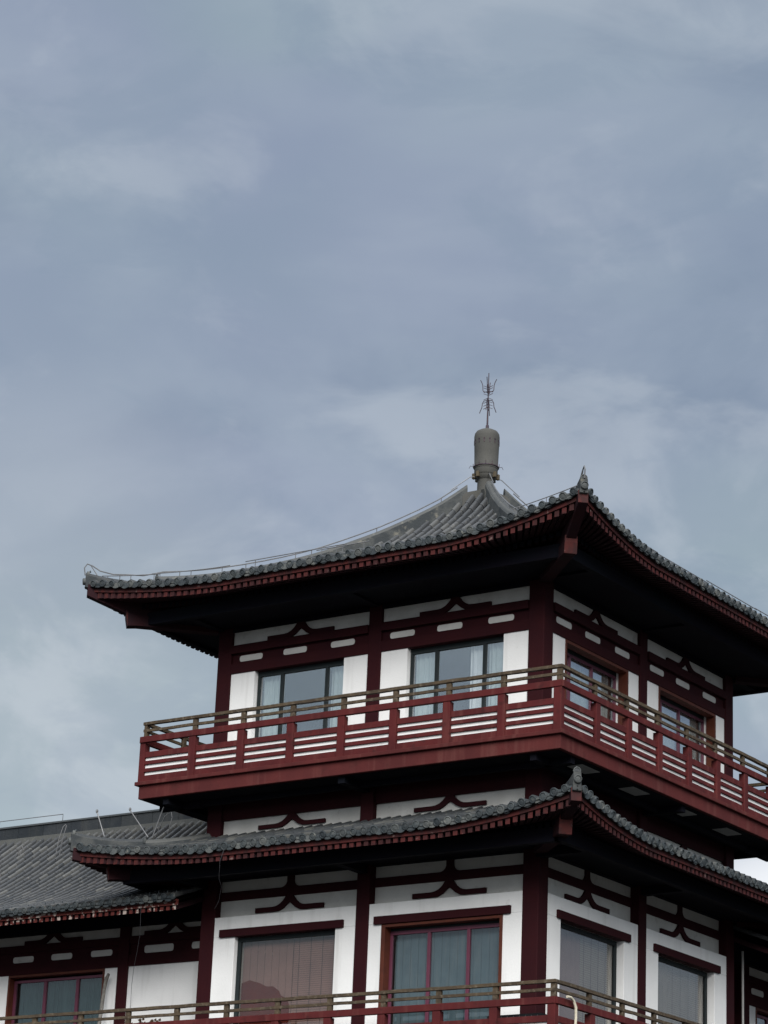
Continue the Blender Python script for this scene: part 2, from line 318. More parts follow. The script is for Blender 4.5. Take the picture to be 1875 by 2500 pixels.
def eave_roof(parent, tab, R0, FL, LZ, H, rin, z_hip, name='roof', zc=0., zp=0., rafters=50, tile_m='tile'):
    tab = smooth_tab(tab); RM = R0+FL
    def near(s): return max(0., 1-(RM-abs(s))/LZ)
    def re(s): return R0+FL*near(s)**1.5
    def hk(k, s): return H[k] if s > 0 else H[(k-1) % 4]
    def zs(k, s, r):
        ra = max(0., (r-rin)/(R0-rin)) if rin > 3 else max(0., (r-3.)/(R0-3.))
        return lerp_tab(tab, r)+hk(k, s)*near(s)**1.5*min(1.15, ra)**2
    base = MB(); roof = None
    tiles = [MB(T(k)) for k in range(4)]; ends = [MB(T(k)) for k in range(4)]
    for k in range(4):
        base.T = T(k); m = 30
        for lay, thk in ((0, 0), (1, -.06)):
            rows = []
            for i in range(m*2+1):
                f = -1+i/m; row = []
                for j in range(19):
                    t = j/18; r_in = rin; 
                    # blend so that edges follow the hips
                    rr = r_in+(re(f*RM)-r_in)*t; s = f*rr if abs(f) < 1 else f*rr
                    row.append((s, rr, zs(k, s, rr)-.005+thk))
                rows.append(row)
            base.strip(rows)
        # barrel rows
        cnt = int(RM*2/PITCH)
        for i in range(cnt+1):
            s = -cnt*PITCH/2+i*PITCH; a = abs(s)
            r1 = re(s); r0 = max(rin, a+.10)
            if r0 > r1-.06: continue
            pts = [(s, r0+(r1-r0)*j/14, zs(k, s, r0+(r1-r0)*j/14)+.012) for j in range(15)]
            half_tube(tiles[k], pts, .055)
            jz = random.uniform(-.014, .014)
            disc(ends[k], (s, r1-.01, zs(k, s, r1)+.028+jz), (random.uniform(-.16, .16), 1, -.18+random.uniform(-.16, .14)), .082*random.uniform(.86, 1.06), .035)
            drip(ends[k], (s+PITCH/2+random.uniform(-.01, .01), r1-.002+random.uniform(-.015, .01), zs(k, s+PITCH/2, r1)-.005+random.uniform(-.012, .008)), PITCH*.46, .075*random.uniform(.8, 1.1))
            if random.random() < .5:
                tp = Vector((s, r1-.10, zs(k, s, r1)+.07)); h = random.uniform(.05, .09)
                ends[k].add([tuple(tp+Vector(d)) for d in ((-.02, -.02, 0), (.02, -.02, 0), (.02, .02, 0), (-.02, .02, 0), (0, 0, h))], [(0,1,4),(1,2,4),(2,3,4),(3,0,4),(3,2,1,0)])
    roof = base.build(name, 'pan', parent, True)
    for k in range(4):
        tiles[k].build('barrel_tiles', tile_m, roof, True); ends[k].build('eave_tiles', 'tile_end', roof, False)
    # fascia board, soffit board
    for k in range(4):
        fb = MB(T(k)); n = 60
        secs = []
        for i in range(n+1):
            s = -(RM-.08)+2*(RM-.08)*i/n; r = re(s)-.07; z = zs(k, s, re(s))
            secs.append([(s, r, z-.03), (s, r, z-.15), (s, r-.05, z-.15), (s, r-.05, z-.03)])
        fb.sweep(secs); fb.build('fascia_board', 'rafter', roof)
        sb = MB(T(k)); rows = []
        for i in range(41):
            f = -1+i/20; row = []
            for j in range(9):
                rr = 4.0+(re(f*RM)-.14-4.0)*j/8; s = f*rr; row.append((s, rr, zs(k, s, rr)-.165))
            rows.append(row)
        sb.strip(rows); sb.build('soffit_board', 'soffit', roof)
    # rafters
    RP = .17; made = 0; rest = MB(); inner = MB()
    for k in range(4):
        c2 = int((RM-.2)/RP)
        idx = sorted(range(-c2, c2+1), key=lambda i: (-i if k == 0 else i))
        for i in idx:
            s = i*RP; f = min(1, max(0, (abs(s)-2.6)/3.2)); r1 = re(s)-.10
            def raf(mb, r_out, r_in, off, wd, ht):
                secs = []
                for r in (r_out, (r_out+r_in)/2, r_in):
                    sc = s-math.copysign(f*(r_out-r), s) if s else 0
                    sc = max(-r, min(r, sc)); z = zs(k, sc, r)-off
                    secs.append([(sc-wd/2, r, z), (sc+wd/2, r, z), (sc+wd/2, r, z-ht), (sc-wd/2, r, z-ht)])
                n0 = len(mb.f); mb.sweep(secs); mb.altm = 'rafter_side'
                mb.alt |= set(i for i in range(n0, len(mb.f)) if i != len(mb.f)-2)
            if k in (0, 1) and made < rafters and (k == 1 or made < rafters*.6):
                mb = MB(T(k)); raf(mb, r1, r1-1.0, .15, .10, .125); mb.build('rafter', 'rafter', roof); made += 1
            else:
                rest.T = T(k); raf(rest, r1, r1-1.0, .15, .10, .125)
            inner.T = T(k); raf(inner, r1-.62, 4.3, .30, .10, .10)
    tag(rest.build('rafter', 'rafter', roof), kind='stuff')
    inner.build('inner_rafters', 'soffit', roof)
    # purlin, flat ceiling, cross beams
    pb = MB()
    for k in range(4):
        pb.T = T(k)
        pb.box(-5.22, 5.16, 5.08, 5.22, zp, zp+.27)
        for s in (-4.0, 0., ): pb.box(s-.09, s+.09, 4.0, 5.08, zp+.02, zp+.20)
        for s in (-3.2, 3.2): pass
        
    pb.build('purlins', 'soffit', roof)
    cl = MB()
    for k in range(4):
        cl.T = T(k); cl.add([(-3.9, 3.9, zc+.09), (3.9, 3.9, zc+.09), (5.1, 5.1, zc+.09), (-5.1, 5.1, zc+.09)], [(0,1,2,3)])
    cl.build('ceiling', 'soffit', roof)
    # hip beams and hip ridges
    for k in range(4):
        tp = T(k); dg = lambda d, off, z: None
        def P(r, side, z):                 # along the diagonal of corner k, side = sideways offset
            return (r-side*.7071, r+side*.7071, z)
        hb = MB(tp); tipz = zs(k, RM, RM)
        def beam(st, wd):
            hb.sweep([[P(r, -wd/2, zt), P(r, wd/2, zt), P(r, wd/2, zb), P(r, -wd/2, zb)] for r, zt, zb in st])
        n0 = len(hb.f)
        beam([(4.06, zc+.22, zc-.02), (5.30, z_hip+.26, z_hip+.02), (5.44, z_hip+.30, z_hip+.0), (5.47, z_hip+.36, z_hip+.22)], .25)
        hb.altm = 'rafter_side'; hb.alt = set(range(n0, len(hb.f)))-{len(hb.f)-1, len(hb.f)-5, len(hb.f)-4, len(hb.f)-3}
        n0 = len(hb.f)
        beam([(4.6, z_hip+.40, z_hip+.16), (5.4, z_hip+.58, z_hip+.24), (RM-.06, tipz-.02, tipz-.27)], .20)
        hb.alt |= set(range(n0, len(hb.f)-1))
        hb.build('hip_beam', 'rafter', roof, bevel=.008)
        rg = MB(tp); cap = MB(tp)
        def rid(r0, r1, wd, h0, h1, lift, m=rg):
            secs = []; cs = []
            for i in range(25):
                r = r0+(r1-r0)*i/24; z = zs(k, r*.999, r); h = h0+(h1-h0)*i/24
                secs.append([P(r, -wd/2, z-.08), P(r, -wd/2*.85, z+h), P(r, wd/2*.85, z+h), P(r, wd/2, z-.08)])
                cs.append([P(r, math.cos(a)*wd*.36, z+h+math.sin(a)*wd*.36+lift) for a in [math.pi*q/5 for q in range(6)]])
            m.sweep(secs); cap.sweep(cs)
            return P(r1, 0, zs(k, r1*.999, r1)+h1)
        rs = max(rin-.05, .30)
        ht0, ht1 = (.28, .26) if rin < 1 else (.10, .16)
        q = rid(rs, RM-1.1, .24, ht0, ht1, 0)
        q2 = rid(RM-1.12, RM-.02, .17, .13 if rin < 1 else .2, .20 if rin < 1 else .27, 0)
        rg.build('hip_ridge', 'ridge', roof, bevel=.01); cap.build('ridge_cap', 'tile', roof, True)
        en = MB(tp); en2 = MB(tp)
        disc(en, (q2[0]-.05, q2[1]-.05, q2[2]+.02), (1, 1, .12), .072, .05, 14)
        disc(en, (q2[0]+.0, q2[1]+.0, q2[2]-.14), (1, 1, -.1), .075, .05, 14)
        disc(en2, (q[0], q[1], q[2]+.03), (1, 1, .2), .095, .05, 14)
        # upturned beak on the upper tier and little nail on the tip
        en2.sweep([[P(q[0]-.15+.14*t, math.cos(a)*.06*(1-.6*t), q[2]+.02+.055*t*t+math.sin(a)*.05*(1-.6*t)) for a in [2*math.pi*z_/6 for z_ in range(6)]] for t in (0, .3, .6, .9, 1.2)])
        tt = Vector((q2[0]-.06, q2[1]-.06, q2[2]+.12))
        en.sweep([[tuple(tt+Vector((math.cos(a)*r_, math.sin(a)*r_, h_))) for a in [2*math.pi*z_/6 for z_ in range(6)]] for r_, h_ in ((.02, -.05), (.022, -.03), (.005, .0))])
        en.build('ridge_end_tile', 'tile_end', roof); en2.build('ridge_beak', 'ridge', roof)
    return roof, zs, re, RM

UP_TAB = [(.28, 3.62), (.74, 3.10), (1.36, 2.56), (1.82, 2.21), (2.78, 1.60), (4.0, 1.06), (5.0, .74), (5.6, .595), (6.0, .515), (6.4, .45)]
roof1, zs1, re1, RM1 = eave_roof(tower, UP_TAB, 5.93, .20, 3.4, [.42, .34, .34, .30], .28, -.03, 'upper_roof', zc=.015, zp=.03, rafters=50, tile_m='tile_pale')#, 50, tile_m='tile_pale')
LO_TAB = [(3.85, -4.44), (4.4, -4.66), (5.0, -4.87), (5.6, -5.06), (6.0, -5.165), (6.4, -5.23)]
roof2, zs2, re2, RM2 = eave_roof(tower, LO_TAB, 5.84, .20, 3.4, [.36, .30, .30, .28], 3.85, -5.47, 'skirt_roof', zc=-5.42, zp=-5.52, rafters=50)

# ------------------------------------------------------------ finial and lightning rod
c0 = (-4, 4)
nk = MB(); nk.lathe(c0, [(.30, 3.42), (.24, 3.60), (.19, 3.72), (.185, 4.10), (.24, 4.16), (.245, 4.24)], 20)
for k in range(4):
    nk.T = T(k)
    nk.sweep([[(r-.09, r+.09, z0), (r+.09, r-.09, z0), (r+.09, r-.09, z1), (r-.09, r+.09, z1)] for r, z0, z1 in ((.10, 3.3, 3.84), (.33, 3.2, 3.74), (.38, 3.25, 3.64))])
nk.build('finial_base', 'concrete', tower, True)
fn = MB(); fn.lathe(c0, [(.25, 4.22), (.262, 4.24), (.262, 4.36), (.272, 4.37), (.272, 4.40), (.264, 4.41), (.272, 4.75), (.284, 5.05), (.284, 5.13), (.272, 5.20), (.235, 5.255), (.16, 5.295), (.06, 5.315), (.045, 5.35)], 40)
fin = fn.build('finial', 'concrete', tower, True)
sl_ = MB()
for i in range(14):
    a = 2*math.pi*(i+.3)/14; r = .2825; cx, cy = -4+r*math.cos(a), 4+r*math.sin(a); t = Vector((-math.sin(a), math.cos(a), 0))
    nn = Vector((math.cos(a), math.sin(a), 0))
    for w_, z0, z1 in ((.011, 4.93, 5.03), (.018, 5.0, 5.035)):
        vs = [Vector((cx, cy, z))+t*sx*w_+nn*d for sx in (-1, 1) for d in (-.02, .004) for z in (z0, z1)]
        sl_.raw(vs, [(0,1,3,2),(4,6,7,5),(0,4,5,1),(2,3,7,6),(0,2,6,4),(1,5,7,3)])
sl_.build('vent_slot', 'iron', fin)
bd = MB(); bd.lathe(c0, [(.27, 4.395), (.29, 4.40), (.29, 4.42), (.27, 4.425)], 30)
for i in range(12):
    a = 2*math.pi*i/12; bd.tube([(-4+.29*math.cos(a), 4+.29*math.sin(a), 4.41), (-4+.29*math.cos(a), 4+.29*math.sin(a), 4.50)], .007, 5)
for a in (R(35), R(215)):
    bd.tube([(-4+.27*math.cos(a), 4+.27*math.sin(a), 4.42), (-4+.35*math.cos(a), 4+.35*math.sin(a), 4.44), (-4+.38*math.cos(a), 4+.38*math.sin(a), 4.38)], .006, 5)
bd.build('band', 'iron', fin)
for a in (R(35), R(80), R(170), R(215), R(-10), R(-100)):
    cb = MB(); x, y = -4+.265*math.cos(a), 4+.265*math.sin(a)
    cb.box(x-.035, x+.035, y-.035, y+.035, 4.13, 4.26); cb.build('clamp', 'brass', fin, bevel=.01)
rod = MB(); rod.tube([(-4, 4, 5.3), (-4, 4, 5.42), (-4, 4, 5.43), (-4, 4, 5.75), (-4, 4, 6.68)], [.045, .035, .022, .017, .010], 8)
rod.build('lightning_rod', 'iron', fin, True)
ar = MB()
def polar(a, r, z): return (-4+r*math.cos(a), 4+r*math.sin(a), z)
for i in range(4):
    a = R(20+90*i)
    ar.tube([polar(a, .0, 6.24), polar(a, .10, 6.22), polar(a, .125, 6.27), polar(a, .13, 6.38), polar(a, .15, 6.45), polar(a, .185, 6.52)], .0095, 5)
    ar.tube([polar(a, .0, 6.03), polar(a, .10, 6.01), polar(a, .13, 5.95), polar(a, .14, 5.85), polar(a, .17, 5.78), polar(a, .19, 5.72)], .0095, 5)
    for z in (5.86, 5.93, 6.0, 6.08, 6.14, 6.20, 6.28, 6.33):
        s_ = 1 if z > 6.1 else -1; ar.tube([polar(a, 0, z), polar(a, .105, z+.045*s_)], .007, 4)
ar.build('rod_arm', 'iron', fin)

# lightning conductor rails on hips and eaves
lc = MB()
def hip_pt(k, r, up): return Vector(T(k)(r, r, zs1(k, r*.999, r)+up))
for k in range(4):
    P_ = [hip_pt(k, r, .45 if r < 5.2 else .36) for r in [.45+.3*i for i in range(17)]]
    P_ += [hip_pt(k, 5.45, .36), hip_pt(k, 5.7, .33), hip_pt(k, 5.9, .36), hip_pt(k, 6.02, .44), hip_pt(k, 6.10, .46), hip_pt(k, 6.14, .36), hip_pt(k, 6.12, .2)]
    lc.tube(P_, .014, 5)
    for r in (.7, 1.7, 2.7, 3.7, 4.7, 5.6): lc.tube([hip_pt(k, r, .2), hip_pt(k, r, .45 if r < 5.2 else .34)], .009, 4)
    lc.tube([hip_pt(k, 6.05, .45), hip_pt(k, 5.9, .18)], .010, 5)
    P_ = [hip_pt(k, r, .46)+Vector(T(k)(0, .0, 0))*0 for r in (.5, .38, .3)]
    lc.tube([hip_pt(k, .55, .5), Vector((-4, 4, 4.2))+(hip_pt(k, .55, .5)-Vector((-4, 4, 3.9))).normalized()*.36, Vector((-4, 4, 4.05))+(hip_pt(k, .3, .5)-Vector((-4, 4, 3.9))).normalized()*.28], .010, 5)
for k, segs in ((0, ((4.3, 5.85), (-.4, .9), (-2.2, .35), (-4.6, -2.6), (-5.9, -4.4))), (1, ((-5.8, -4.7), (-4.6, -2.4), (-2.6, -.2), (-.3, 2.0), (1.9, 4.4)))):
    for a, b in segs:
        rr = lambda s: min(re1(s)-.28, 6.0)
        n = 10; up = random.uniform(.24, .32)
        lc.tube([T(k)(a+(b-a)*i/n, rr(a+(b-a)*i/n), zs1(k, a+(b-a)*i/n, rr(a+(b-a)*i/n))+up) for i in range(n+1)], .011, 5)
        for i in (1, 5, 9):
            s = a+(b-a)*i/n; lc.tube([T(k)(s, rr(s), zs1(k, s, rr(s))+.05), T(k)(s, rr(s), zs1(k, s, rr(s))+up)], .008, 4)
lc.build('lightning_conductor', 'metal', tower)

# ------------------------------------------------------------ wall pieces
def bracket(f, sc, r, ztop, parent, hh=.29, half=.85, m='red_dark', name='bracket', th=.05, tw=.085):
    q = MB(f); k = hh/.29; o = []
    right = [(tw, 0), (tw+.02, -.02*k), (.16, -.09*k), (.24, -.15*k), (.33, -.185*k), (.42, -.195*k), (half, -.195*k), (half, -hh), (.34, -hh), (.25, -hh*.97), (.15, -.235*k), (.06, -.165*k)]
    pts = [(sc+a, ztop+b) for a, b in right] + [(sc, ztop-.125*k)] + [(sc-a, ztop+b) for a, b in reversed(right)]
    q.poly(pts, r, r+th); return q.build(name, m, parent)
def pill(f, s0, s1, z0, z1, r, parent, m='plaster', rad=.05):
    q = MB(f); pts = []
    for cx, cz, a0 in ((s1-rad, z1-rad, 0), (s0+rad, z1-rad, 90), (s0+rad, z0+rad, 180), (s1-rad, z0+rad, 270)):
        for i in range(5): a = R(a0+i*22.5); pts.append((cx+rad*math.cos(a), cz+rad*math.sin(a)))
    q.poly(pts, r-.03, r+.004); return q.build('slot_panel', m, parent)
def window(f, s0, s1, z0, z1, rf, muls, parent, fm='frame', fw=.05, gm='glass', curtains=(), label=None, depth=.06, topbar=0., reveal=None, thickm=None):
    """frame front at rf; curtains = list of (s0,s1,material,folds)"""
    fr = MB(f)
    fr.box(s0, s1, rf-depth, rf, z1-fw-topbar, z1); fr.box(s0, s1, rf-depth, rf, z0, z0+fw)
    fr.box(s0, s0+fw, rf-depth, rf, z0+fw, z1-fw-topbar); fr.box(s1-fw, s1, rf-depth, rf, z0+fw, z1-fw-topbar)
    for m_ in muls: fr.box(m_-fw*.6, m_+fw*.6, rf-depth, rf+.002, z0+fw, z1-fw-topbar)
    w_ = fr.build('window', fm, parent, bevel=.004)
    if label: w_['label'] = label
    gp = MB(f); gp.box(s0+fw*.5, s1-fw*.5, rf-depth*.6, rf-depth*.5, z0+fw*.5, z1-fw*.5-topbar); gp.build('pane', gm, w_)
    for (a, b, cm, kind) in curtains:
        cu = MB(f); d = rf-depth-.10
        if kind == 'fold':
            n = max(8, int((b-a)/.018)); ph = random.random()*6
            xs = [a+(b-a)*i/n for i in range(n+1)]
            cu.strip([[(x, d+.022*math.sin(x*52+ph)+.01*math.sin(x*117+ph*2), z) for x in xs] for z in (z0, z1)])
            cu.build('curtain', cm, w_, True)
        elif kind == 'slat':
            x = a
            while x < b-.02:
                cu.box(x, min(x+.175, b), d-.004, d, z0, z1); x += .182
            cu.build('vertical_blind', cm, w_)
        elif kind == 'venetian':
            z = z0
            while z < z1-.01:
                cu.add([(a, d, z), (b, d, z), (b, d-.007, z+.040), (a, d-.007, z+.040)], [(0,1,2,3)]); z += .043
            cu.build('venetian_blind', cm, w_)
            tp = MB(f)
            for i in range(4):
                x = a+(b-a)*(i+.5)/4; tp.box(x-.006, x+.006, d+.004, d+.007, z0, z1)
            tp.build('blind_tape', 'blind_line', w_)
    return w_

MIDZ = -3.40
# ---- upper storey
colm = []
for k in range(4):
    q = MB(T(k)); q.box(3.68, 4.04, 3.68, 4.04, MIDZ, .09); q.build('column', 'red_dark', tower, bevel=.015)
    q = MB(T(k)); q.box(-.16, .16, 3.75, 4.04, MIDZ, .09); q.build('column', 'red_dark', tower, bevel=.015)
    f = T(k)
    # beams
    for (a, b) in ((-3.68, -.16), (.16, 3.68)):
        for z0, z1, r1 in ((-.49, -.31, 4.075), (-.92, -.70, 4.03)):
            q = MB(f); q.box(a, b, 3.80, r1, z0, z1); q.build('beam', 'red_dark', tower, bevel=.008)
        q = MB(f); q.box(a, b, 3.80, 3.985, -.70, -.49); q.build('slot_board', 'red_dark', tower)
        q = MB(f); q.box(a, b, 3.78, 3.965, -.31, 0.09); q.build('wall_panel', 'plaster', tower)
        q = MB(f); q.box(a, b, 3.80, 4.03, 0.0, .09); q.build('beam', 'soffit', tower)
        c_ = (a+b)/2
        bracket(f, c_, 3.965, -.0, tower, .30)
        # small bearing blocks and rounded slots
        flip = 1 if k in (0, 2) else -1
        for cc in (-1.27, -.125, 1.09):
            pill(f, c_+cc*1.0-.30, c_+cc+.30, -.665, -.535, 3.985, tower)
    # window openings per bay (in s)
    if k in (0, 2): bays = [(-3.68, -3.06, -.77, -.16, (-2.43, -1.28)), (.16, .80, 3.09, 3.68, (1.43, 2.57))]
    else: bays = [(-3.68, -3.12, -.63, -.16, (-2.51, -1.62)), (.16, .73, 3.24, 3.68, (1.3, 2.12))]
    for bi, (a, w0, w1, b, mu) in enumerate(bays):
        for x0, x1 in ((a, w0), (w1, b)):
            q = MB(f); q.box(x0, x1, 3.72, 4.0, MIDZ, -.92); q.build('wall_panel', 'white', tower)
        q = MB(f); q.box(w0, w1, 3.72, 4.0, MIDZ, -2.42); q.build('wall_panel', 'white', tower)
        if k in (0, 2):
            cur = [(w0+.05, mu[0]-.02, 'curtain', 'fold'), (mu[1]-.42, mu[1]-.04, 'sheer', 'fold'), (mu[1]+.02, w1-.05, 'curtain', 'fold')] if bi == 1 else \
                  [(w0+.05, mu[0]-.02, 'curtain', 'fold'), (mu[1]+.02, w1-.05, 'curtain', 'fold')]
            window(f, w0, w1, -2.42, -.92, 3.88, mu, tower, 'frame', .06, 'glass_blue', cur, topbar=.05)
        else:
            q = MB(f); q.box(w0, w1, 3.66, 3.74, -1.03, -.93); q.build('shaded_window_head', 'frame', tower)  # dark strip standing in for shadow at the head of the opening
            window(f, w0+.0, w1, -2.42, -1.03, 3.74, mu, tower, 'purple', .05, 'glass_blue', [(w0+.05, w1-.05, 'curtain', 'fold')], topbar=.0)
            q = MB(f)
            for x0, x1, z0, z1 in ((w0-.03, w0+.03, -2.42, -.92), (w1-.03, w1+.03, -2.42, -.92), (w0+.03, w1-.03, -.98, -.92)):
                q.box(x0, x1, 3.805, 4.012, z0, z1)
            q.build('window_lining', 'brown', tower)
# room core, dark
q = MB(); q.box(-7.0, -1.0, 1.0, 7.0, MIDZ, .05); q.build('room_core', 'room', tower)
q = MB(); q.box(-7.7, -.3, .3, 7.7, -.30, -.02); q.build('room_ceiling', 'room', tower)

# ---- balconies
PS = [5.02-1.25*i for i in range(9)]
def railing(f, s0, s1, posts, dz, parent, corner_end=True):
    """s0<s1 extents of the run"""
    z = lambda v: v+dz
    rr = 5.03
    q = MB(f); q.box(s0, s1, rr+.02, rr+.11, z(-2.52), z(-2.39)); q.build('red_handrail', 'red', parent, bevel=.008)
    q = MB(f)
    # weathered wooden rails: slightly wavy
    for z0, z1, r0, r1 in ((-2.13, -2.07, rr-.03, rr+.06), (-2.28, -2.225, rr-.005, rr+.045)):
        secs = []; n = max(12, int((s1-s0)/.3))
        for i in range(n+1):
            s = s0+.03+(s1-s0-.06)*i/n; w1 = random.uniform(-.004, .004); w2 = random.uniform(-.004, .004)
            secs.append([(s, r0+w2, z(z0)+w1), (s, r1+w2, z(z0)+w1), (s, r1+w2, z(z1)+w1), (s, r0+w2, z(z1)+w1)])
        q.sweep(secs)
    q.build('wooden_handrail', 'wood', parent)
    q = MB(f)
    q.box(s0+.05, s1-.05, rr-.02, rr+.07, z(-3.36), z(-3.225))
    for a, b in ((-3.15, -3.07), (-2.99, -2.91), (-2.84, -2.72)): q.box(s0+.05, s1-.05, rr-.0, rr+.06, z(a), z(b))
    q.build('slat_rail', 'red', parent, bevel=.006)
    q = MB(f); q.box(s0+.06, s1-.06, rr-.012, rr+.02, z(-3.25), z(-2.80)); q.build('white_infill_panel', 'white', parent)
    for p in posts:
        q = MB(f); q.box(p-.085, p+.085, rr-.045, rr+.095, z(-3.36), z(-2.52)); q.build('railing_post', 'red', parent, bevel=.01)
        q = MB(f); q.box(p-.055, p+.055, rr-.035, rr+.035, z(-2.39), z(-2.13)); q.build('wooden_post', 'wood', parent, bevel=.006)
b1_ = MB(); b1_.box(-4-5.09, -4+5.09, 4-5.09, 4+5.09, -3.72, -3.44); b1_.box(-4-5.16, -4+5.16, 4-5.16, 4+5.16, -3.44, -3.36)
balc = b1_.build('upper_balcony', 'fascia', tower, bevel=.012)
q = MB(); q.box(-4-5.0, -4+5.0, 4-5.0, 4+5.0, -3.735, -3.724); q.build('underside', 'soffit', balc)
for k in range(4):
    railing(T(k), -5.11, 5.11, PS[:-1], 0, balc)
    q = MB(T(k)); q.box(-4.5, -4.36, 3.9, 4.98, -3.86, -3.735); q.box(-.08, .08, 4.1, 4.98, -3.86, -3.735); q.box(4.36, 4.5, 3.9, 4.98, -3.86, -3.735)
    q.box(-4.36, 4.36, 4.36, 4.46, -3.84, -3.735); q.build('bracing_beam', 'soffit', balc)
    for s in ((-3.55, -1.55, .45, 2.45) if k in (1, 2) else ()):
        q = MB(T(k)); q.box(s-.34, s+.34, 4.53, 4.87, -3.745, -3.737); q.build('soffit_panel', 'panel', balc)

# ---- storey under the balcony, and lower storey
for k in range(4):
    f = T(k)
    q = MB(f); q.box(3.69, 4.05, 3.69, 4.05, GZ, -3.72); q.build('column', 'red_dark', tower, bevel=.015)
    q = MB(f); q.box(-.155, .155, 3.7, 4.07, GZ, -3.72); q.build('column', 'red_dark', tower, bevel=.015)
    for a, b in ((-3.69, -.155), (.155, 3.69)):
        c_ = (a+b)/2
        q = MB(f); q.box(a, b, 3.75, 3.99, -4.08, -3.72); q.build('beam', 'red_dark', tower)
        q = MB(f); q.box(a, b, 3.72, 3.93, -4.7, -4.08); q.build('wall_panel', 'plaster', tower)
        bracket(f, c_, 3.93, -4.08, tower, .26, .84)
        # lower storey
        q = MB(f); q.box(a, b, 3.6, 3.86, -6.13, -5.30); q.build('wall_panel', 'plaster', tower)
        q = MB(f); q.box(a, b, 3.75, 3.90, -5.755, -5.575); q.build('beam', 'red_dark', tower)
        q = MB(f); q.box(a, b, 3.75, 4.0, -5.345, -5.2); q.build('beam', 'soffit', tower)
        q = MB(f); w_ = .085
        rt = [(w_, -5.345), (w_, -5.46), (w_+.02, -5.51), (w_+.07, -5.555), (w_+.16, -5.577)]
        q.poly([(c_+x, z) for x, z in rt]+[(c_-x, z) for x, z in reversed(rt)], 3.86, 3.895); q.build('strut', 'red_dark', tower)
        bracket(f, c_, 3.86, -5.755, tower, .305, .85)
    # white surrounds, lintels, windows
    if k in (0, 2):
        bays = [dict(a=-3.69, b=-.155, w0=-3.15, w1=-.65, l0=-3.52, l1=-.44, kind='blind'),
                dict(a=.155, b=3.69, w0=.47, w1=3.25, l0=.30, l1=3.45, kind='blue')]
    else:
        bays = [dict(a=-3.69, b=-.155, w0=-3.19, w1=-.72, l0=-3.36, l1=-.52, kind='blind'),
                dict(a=.155, b=3.69, w0=.70, w1=3.14, l0=.48, l1=3.34, kind='blind2')]
    for d in bays:
        a, b, w0, w1 = d['a'], d['b'], d['w0'], d['w1']
        q = MB(f); zt, zb = -6.12, -9.36
        q.box(a, b, 3.62, 4.045, -6.53, zt); q.box(a, w0, 3.62, 4.045, zb, -6.53); q.box(w1, b, 3.62, 4.045, zb, -6.53)
        q.build('window_surround', 'white', tower, bevel=.01)
        q = MB(f); q.box(d['l0'], d['l1'], 3.9, 4.10, -6.545, -6.385); q.build('lintel', 'red_dark', tower, bevel=.008)
        if d['kind'] == 'blue':
            mu = (1.47+.0, 2.38)
            window(f, w0+.09, w1-.03, zb, -6.66, 3.86, mu, tower, 'purple', .055, 'glass_dim', [(w0+.12, w1-.06, 'blue_blind', 'slat')], topbar=.02,
                   label='maroon framed window with blue grey blinds')
            q = MB(f)
            for x0, x1, z0, z1 in ((w0, w0+.09, zb, -6.55), (w1-.05, w1+.02, zb, -6.55), (w0+.09, w1-.05, -6.61, -6.55)): q.box(x0, x1, 3.80, 4.06, z0, z1)
            q.build('window_lining', 'brown', tower, bevel=.005)
            q = MB(f); q.box(w0+.09, w1-.05, 3.80, 3.85, -6.66, -6.61); q.build('shaded_window_head', 'frame', tower)
        else:
            dk = .20
            mm = 'mauve_blind' if k in (0, 2) else 'grey_blind'
            sp = w0+(w1-w0)*.52
            cur = [(w0+.05, sp, 'mauve_blind' if k in (0, 2) else 'pale_blind', 'slat'), (sp+.01, w1-.04, mm, 'venetian')] if d['kind'] == 'blind' else [(w0+.05, w0+1.0, 'grey_blind', 'slat'), (w0+1.01, w1-.04, 'grey_blind', 'venetian')]
            window(f, w0, w1, zb, -6.55, 3.93 if k in (0, 2) else 3.88, (), tower, 'frame', .085, 'glass', cur, label='frameless window hung with blinds')
            if k == 0:
                hp = [(w0+.05, -9.0), (w0+.05, -7.45), (w0+.25, -7.40), (w0+.5, -7.47), (w0+.68, -7.55), (w0+.85, -7.56), (w0+1.0, -7.66), (w0+1.05, -7.75), (w0+1.2, -7.82), (w0+1.27, -7.95), (w0+1.28, -9.0)]
                q = MB(f); q.poly(hp, 3.78, 3.79); q.build('reflection_shape', 'maroon_reflection', tower)  # added flat shape behind the glass, imitating a reddish reflection
    q = MB(f); q.box(-3.69, 3.69, 3.6, 3.95, GZ, -9.36); q.build('base_wall', 'white', tower)
q = MB(); q.box(-6.9, -1.1, 1.1, 6.9, GZ, -3.8); q.build('room_core', 'room', tower)
q = MB(); q.box(-7.7, -.3, .3, 7.7, -6.5, -5.4); q.build('room_ceiling', 'room', tower)

# ---- lower balcony, running on along both wings
lb = MB(); lb.box(-24, 1.09, -1.09, 1.1, -9.70, -9.42); lb.box(-1.1, 1.09, 1.1, 26, -9.70, -9.42)
lb.box(-24, 1.16, -1.16, 1.1, -9.42, -9.34); lb.box(-1.1, 1.16, 1.1, 26, -9.42, -9.34)
lbal = lb.build('lower_balcony', 'fascia', tower, bevel=.01)
PSL = [5.02-1.25*i for i in range(17)]
railing(T(0), -16, 5.11, PSL, -5.98, lbal)
railing(T(1), -5.11, 18, [-p for p in PSL[1:]], -5.98, lbal)

